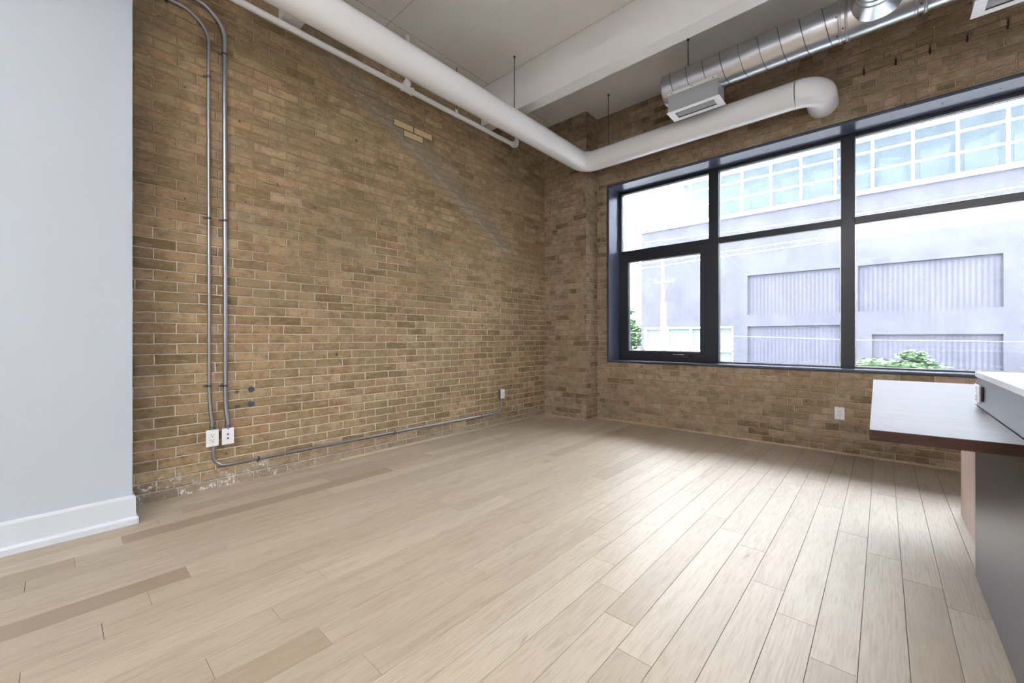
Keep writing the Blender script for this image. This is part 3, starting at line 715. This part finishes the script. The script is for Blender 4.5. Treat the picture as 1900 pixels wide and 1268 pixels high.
# ------------------------------------------------------------------ outlets
def plate(name, label, origin, uax, nax, kind, depth=.0, back='box_grey', w=.073, h=.114):
    """origin = centre of the plate on the wall face; uax across, nax out of the wall"""
    O, U, N, Z = Vector(origin), Vector(uax), Vector(nax), Vector((0, 0, 1))
    t_ = thing(name, label, 'outlet', O - Z * h / 2, None)
    def b3(u0, u1, z0, z1, n0, n1, bm=None):
        bm = bm or bmesh.new()
        c = [O + U * u + Z * z + N * n for u in (u0, u1) for z in (z0, z1) for n in (n0, n1)]
        v = [bm.verts.new(q_) for q_ in c]
        for f in ((0, 1, 3, 2), (4, 6, 7, 5), (0, 4, 5, 1), (2, 3, 7, 6), (0, 2, 6, 4), (1, 5, 7, 3)): bm.faces.new([v[i] for i in f])
        bmesh.ops.recalc_face_normals(bm, faces=bm.faces); return bm
    if depth: obj('box', b3(-w / 2 + .008, w / 2 - .008, -h / 2 + .006, h / 2 - .006, 0, depth), back, t_, .003)
    pl = obj('cover_plate', b3(-w / 2, w / 2, -h / 2, h / 2, depth, depth + .005), 'plate_white', t_, .0022, 3)
    f = depth + .005
    if kind == 'duplex':
        rc = obj('receptacle', b3(-.0165, .0165, -.0335, .0335, f - .001, f + .0018), 'receptacle_cream', t_, .001)
        for dz in (.017, -.017):
            bm = bmesh.new()
            b3(-.0085, -.006, dz + .001, dz + .009, f + .001, f + .0022, bm); b3(.006, .0085, dz + .001, dz + .009, f + .001, f + .0022, bm)
            tube(bm, [O + Z * (dz - .007) + N * (f + .001), O + Z * (dz - .007) + N * (f + .0023)], .0032, 10)
            obj('socket_hole', bm, 'slot_black', rc)
    elif kind == 'jacks':
        for dz in (.014, -.014):
            jk = obj('jack', b3(-.0095, .0095, dz - .009, dz + .009, f - .001, f + .0012), 'plate_white', t_, .001)
            bm = bmesh.new(); b3(-.006, .006, dz - .002, dz + .005, f + .0006, f + .0017, bm); b3(-.0025, .0025, dz - .005, dz - .002, f + .0006, f + .0017, bm)
            obj('socket_hole', bm, 'slot_black', jk)
    for dz in (.0485, -.0485) if kind != 'x' else ():
        bm = bmesh.new(); tube(bm, [O + Z * dz + N * (f - .001), O + Z * dz + N * (f + .0008)], .003, 10); obj('screw', bm, 'screw_metal', t_)
    return t_
plate('wall_outlet', 'white double-socket plate at the foot of the thinner conduit on the brick wall', (XL, .7375, .3665), (0, 1, 0), (1, 0, 0), 'duplex', .045)
plate('data_outlet', 'white two-jack data plate at the foot of the thicker conduit on the brick wall', (XL, .828, .3645), (0, 1, 0), (1, 0, 0), 'jacks', .045)
plate('wall_outlet', 'white socket on a surface box low on the brick wall near the corner', (XL, 3.640, .376), (0, 1, 0), (1, 0, 0), 'duplex', .048)
plate('wall_outlet', 'white double socket set in the brick below the window', (-.2935, YW, .366), (-1, 0, 0), (0, -1, 0), 'duplex', .002)

# ------------------------------------------------------------------ island and table
IX, IY = .305, 2.690
isl = thing('kitchen_island', 'dark charcoal kitchen island at the right edge of the room', 'island', (.85, 1.4, 0))
obj('body', bx(IX + .019, 1.30, .05, IY - .015, .002, .8855), 'cabinet_charcoal', isl)
obj('side_panel', bx(IX, IX + .019, .05, IY + .045, .001, .724), 'cabinet_charcoal', isl, .001)['label'] = 'charcoal side panel under the table top'
obj('upstand', bx(IX, IX + .018, .05, IY, .7615, .8855), 'cabinet_charcoal', isl, .001)['label'] = 'grey upstand between table top and countertop'
for i in range(4):
    y0 = .07 + i * .65
    d_ = obj('door', bx(1.30, 1.319, y0, y0 + .635, .10, .87), 'cabinet_charcoal', isl, .0015)
    bm = bmesh.new(); tube(bm, [(1.335, y0 + .06, .62), (1.335, y0 + .06, .80)], .005, 10); box(bm, 1.317, 1.336, y0 + .055, y0 + .065, .63, .64); box(bm, 1.317, 1.336, y0 + .055, y0 + .065, .78, .79)
    obj('handle', bm, 'bright_spacer', d_)
ct = obj('countertop', bx(IX - .005, 1.34, .03, IY + .005, .886, .908), 'quartz_white', None, .002)
tag(ct, 'white stone countertop on top of the charcoal island', 'countertop')
tb = thing('dining_table', 'dark walnut table top standing out from the side and end of the island', 'table', (.4, 2.9, 0))
bm = bmesh.new()
vs = [(-.032, 1.757), (IX - .001, 1.785), (IX - .001, IY + .0465), (.92, IY + .0465), (.92, 3.935), (-.050, 3.878)]
lo = [bm.verts.new((a, c_, .7255)) for a, c_ in vs]; hi_ = [bm.verts.new((a, c_, .760)) for a, c_ in vs]
bm.faces.new(hi_); bm.faces.new(lo[::-1])
for i in range(6): bm.faces.new((lo[i], lo[(i + 1) % 6], hi_[(i + 1) % 6], hi_[i]))
obj('table_top', bm, 'walnut_top', tb, .0015)
obj('support_panel', bx(.348, .392, IY + .055, 3.626, .001, .725), 'ash_panel', tb, .001)['label'] = 'pale pinkish wood support panel'
obj('support_panel', bx(.392, .86, 3.50, 3.54, .001, .725), 'ash_panel', tb, .001)
plate('island_outlet', 'white socket on the grey upstand of the island above the table top', (IX, 2.585, .823), (0, 1, 0), (-1, 0, 0), 'duplex', .008, 'box_grey', .114, .072)

# ------------------------------------------------------------------ invented bowl uplights, added unseen behind the camera to fill the room
for i, (ux, uy) in enumerate(((-.2, -2.7), (1.6, -2.7), (3.0, -1.2))):
    up = thing('fill_uplight', 'added fill light, an unseen white bowl throwing light up behind the camera', 'fill_light', (ux, uy, 2.95), 'added fill uplights')
    bm = bmesh.new()
    prof_ = [(.02, 0), (.12, .02), (.20, .07), (.24, .14)]; n = 32
    for (ra, za), (rb, zb_) in zip(prof_, prof_[1:]):
        for k in range(n):
            a0, a1 = 2 * PI * k / n, 2 * PI * (k + 1) / n
            bm.faces.new([bm.verts.new((ux + r_ * math.cos(a_), uy + r_ * math.sin(a_), 2.95 + z_)) for r_, z_, a_ in ((ra, za, a0), (ra, za, a1), (rb, zb_, a1), (rb, zb_, a0))])
    bmesh.ops.remove_doubles(bm, verts=bm.verts, dist=.0001)
    obj('bowl', bm, 'white_paint', up)
    bm = bmesh.new(); tube(bm, [(ux, uy, 2.95), (ux, uy, ZC)], .006, 8); obj('stem', bm, 'steel_rod', up)
    ld = bpy.data.lights.new('fill_light', 'AREA'); ld.shape = 'DISK'; ld.size = .40; ld.energy = 50; ld.color = (.97, .98, 1)
    lo_ = bpy.data.objects.new('fill_light', ld); COL.objects.link(lo_); lo_.parent = up; lo_.location = (0.0, 0, .13); lo_.rotation_euler = (PI, 0, 0)
# ------------------------------------------------------------------ outside
structure(obj('street', bx(-40, 40, 5.3, 60, -1.5, -1.3), 'asphalt'))
FY = 18.0
bld = thing('opposite_building', 'grey panelled building across the street with a glazed top storey', 'building', (0, FY, -1.3))
holes = [(-3.90, -1.05, 1.93, 3.455), (-.62, 2.545, 1.93, 3.455), (3.2, 6.4, 1.93, 3.455), (-3.90, -1.05, -.9, 1.495), (-.264, 2.545, -.9, 1.16), (3.2, 6.4, -.9, 1.16), (-8.10, -4.40, -.5, 1.51)]
bm = bmesh.new()
xs = sorted({-8.21, 16} | {h[0] for h in holes} | {h[1] for h in holes}); zs = sorted({-1.3, 5.80} | {h[2] for h in holes} | {h[3] for h in holes})
for i in range(len(xs) - 1):
    for j in range(len(zs) - 1):
        cx, cz = (xs[i] + xs[i + 1]) / 2, (zs[j] + zs[j + 1]) / 2
        if any(h[0] < cx < h[1] and h[2] < cz < h[3] for h in holes): continue
        box(bm, xs[i], xs[i + 1], FY, FY + .16, zs[j], zs[j + 1])
bmesh.ops.remove_doubles(bm, verts=bm.verts, dist=.0005)
obj('wall', bm, 'facade_grey', bld)
obj('wall_core', bx(-8.21, 16, FY + .35, FY + 12, -1.3, 5.80), 'facade_grey', bld)
for h in holes[:-1]: obj('ribbed_panel', bx(h[0], h[1], FY + .13, FY + .34, h[2], h[3]), 'facade_ribbed', bld)['label'] = 'recessed ribbed wall panel'
h = holes[-1]
gw = obj('window', bx(h[0], h[1], FY + .2, FY + .23, h[2], h[3]), 'far_green_glass', bld)
bm = bmesh.new()
box(bm, h[0], h[1], FY - .02, FY + .2, 1.44, 1.51)
box(bm, h[0], h[1], FY + .02, FY + .2, .48, .55)
for xx in (h[0], -7.1, -6.09, -5.2, h[1] - .06): box(bm, xx, xx + .06, FY + .02, FY + .2, h[2], 1.44)
obj('mullion', bm, 'far_white', gw)
# glazed top storey
bm = bmesh.new()
box(bm, -8.20, 16, FY - .10, FY + 6, 5.80, 5.90); obj('floor_edge', bm, 'far_white', bld)
obj('roof', bx(-8.20, 16, FY - .12, FY + 12, 9.15, 9.45), 'far_white', bld)
obj('inner_wall', bx(-7.9, 16, FY + 4.5, FY + 4.6, 5.9, 9.15), 'far_inside', bld)
obj('inner_floor', bx(-7.9, 16, FY + .2, FY + 4.5, 5.9, 5.93), 'far_inside', bld)
ml = [-8.03, -7.022, -6.04, -5.07, -4.095, -3.126, -2.193, -1.214, -.25, .703, 1.658, 2.633]
while ml[-1] < 15: ml.append(ml[-1] + .96)
bm = bmesh.new()
for xx in ml: box(bm, xx - .035, xx + .035, FY - .03, FY + .06, 5.9, 9.15)
for zz in (5.93, 6.55, 7.18, 7.70, 8.45): box(bm, -8.03, 16, FY - .02, FY + .05, zz - (.03 if zz > 6 else .04), zz + .03)
for yy in (18.9, 19.9, 21, 22.2): box(bm, -8.06, -7.98, yy, yy + .07, 5.9, 9.15)
for zz in (6.55, 7.7): box(bm, -8.06, -7.98, FY, 22.3, zz - .03, zz + .03)
obj('mullion', bm, 'far_white', bld)
for i in range(0, len(ml) - 1): obj('pane', bx(ml[i] + .035, ml[i + 1] - .035, FY + .01, FY + .02, 5.95, 9.1), 'far_glass', bld)
bm = bmesh.new(); rr = random.Random(3)
for i in range(3, len(ml) - 1):
    a = ml[i] + .18; c_ = ml[i + 1] - .12
    n = 8; top = [7.02 + .10 * math.sin(q_ * .5 + i) + rr.uniform(-.02, .03) for q_ in range(n + 1)]
    for q_ in range(n):
        xa, xb_ = a + (c_ - a) * q_ / n, a + (c_ - a) * (q_ + 1) / n
        v = [bm.verts.new(p_) for p_ in ((xa, FY + .5, 5.93), (xb_, FY + .5, 5.93), (xb_, FY + .5, top[q_ + 1]), (xa, FY + .5, top[q_]))]
        bm.faces.new(v)
bm2 = bmesh.new()
ret = bmesh.ops.extrude_face_region(bm, geom=bm.faces[:]); bmesh.ops.translate(bm, verts=[v for v in ret['geom'] if isinstance(v, bmesh.types.BMVert)], vec=(0, .05, 0)); bm2.free()
obj('blind', bm, 'far_blind', bld)['label'] = 'dark blinds behind the glazing'
for i in range(5):
    obj('ceiling_light', bx(-7 + i * 3.2, -5.2 + i * 3.2, FY + 1.6, FY + 1.68, 8.2, 8.25), 'far_white', bld)
# pole
pole = thing('utility_pole', 'pale utility pole with a crossarm standing in the street', 'pole', (-5.59, 14, -1.3))
bm = bmesh.new(); tube(bm, [(-5.585, 14, -1.3), (-5.585, 14, 2.24)], .105, 16); obj('pole_base', bm, 'pole_grey', pole)
bm = bmesh.new(); tube(bm, [(-5.60, 14, 2.2), (-5.62, 14, 3.75)], [.062, .05], 14); obj('pole_top', bm, 'pole_grey', pole)
bm = bmesh.new(); box(bm, -5.86, -5.18, 13.90, 13.94, 2.92, 2.98)
for xx in (-5.84, -5.4, -5.22): tube(bm, [(xx, 13.92, 2.97), (xx, 13.92, 3.08)], [.025, .015], 8)
obj('crossarm', bm, 'pole_grey', pole)
bm = bmesh.new(); tube(bm, [(-5.38, 13.9, 2.95), (-5.45, 13.88, 2.6), (-5.52, 13.9, 2.2)], .012, 6); tube(bm, [(-5.25, 13.9, 3.1), (-5.33, 13.88, 2.75), (-5.5, 13.9, 2.5)], .010, 6)
obj('service_wire', bm, 'slot_black', pole)
def cable(label, pts, r, mat='wire_pale'):
    P = [Vector(p_) for p_ in pts]; o_ = P[0] + (P[0] - P[1]) * 3; e_ = P[-1] + (P[-1] - P[-2]).normalized() * 5
    bm = bmesh.new(); tube(bm, [o_] + P + [e_], r, 6); tag(obj('overhead_cable', bm, mat), label, 'cable', 'street cables outside the window')
cable('topmost pale street cable, crossing the upper window panes', [(-5.0, 11, 3.70), (-3.0, 11, 3.64), (-.5, 11, 3.58), (1.8, 11, 3.63)], .011)
cable('upper of the two close pale street cables just below the window crossbar', [(-5.0, 11, 3.11), (-3.0, 11, 3.155), (-.5, 11, 3.215), (1.8, 11, 3.337)], .010)
cable('lower of the two close pale street cables just below the window crossbar', [(-5.0, 11, 2.98), (-3.0, 11, 3.045), (-.5, 11, 3.105), (1.8, 11, 3.236)], .010)
cable('thin street cable crossing low in the lower window panes', [(-5.0, 11, 1.19), (-3.4, 11, 1.123), (-.5, 11, 1.01), (1.8, 11, .985)], .007, 'pole_grey')
def tree(label, c, r, n, leaf, trunk_base, seed):
    t_ = thing('tree', label, 'tree', trunk_base); rr = random.Random(seed); vs_, fs_ = [], []
    blobs = [(Vector((rr.gauss(0, .45) * r[0], rr.gauss(0, .45) * r[1], rr.gauss(0, .22) * r[2])), rr.uniform(.25, .5)) for _ in range(26)]
    for i in range(n):
        bc, br__ = rr.choice(blobs); d = Vector((rr.gauss(0, 1), rr.gauss(0, 1), rr.gauss(0, 1))).normalized() * br__ * rr.uniform(.5, 1)
        p_ = Vector(c) + bc + Vector((d.x * r[0], d.y * r[1], d.z * r[2]))
        M = Matrix.Rotation(rr.uniform(0, 6.28), 3, 'Z') @ Matrix.Rotation(rr.uniform(-1.2, 1.2), 3, 'X'); s = leaf * rr.uniform(.6, 1.3); k = len(vs_)
        vs_ += [p_ + M @ Vector(q_) * s for q_ in ((-1, 0, 0), (0, -.45, .05), (1, 0, 0), (0, .45, .05))]; fs_.append((k, k + 1, k + 2, k + 3))
    me_ = bpy.data.meshes.new('foliage'); me_.from_pydata([tuple(v) for v in vs_], [], fs_); me_.materials.append(MAT['leaf'])
    fo = bpy.data.objects.new('foliage', me_); COL.objects.link(fo); fo.parent = t_; fo.matrix_parent_inverse = Matrix.Translation(-t_.location)
    bm = bmesh.new(); tb_ = Vector(trunk_base); cc = Vector(c); tube(bm, [tb_, tb_.lerp(cc, .5) + Vector((.05, 0, 0)), cc], [.09 * r[0] + .02, .06 * r[0] + .02, .02], 10)
    for k in range(6):
        bc, _ = blobs[k]; tube(bm, [tb_.lerp(cc, .55), cc + bc], [.03, .008], 6)
    obj('trunk', bm, 'bark', t_)
tree('leafy green tree seen at the left end of the window beside the grey building', (-12.3, 24, 1.2), (1.9, 1.6, 2.0), 5000, .16, (-12.3, 24, -1.3), 5)
tree('small bright green tree top just above the window sill by the thick mullion', (.02, 8.3, .62), (.50, .40, .22), 5200, .045, (.02, 8.3, -1.3), 12)
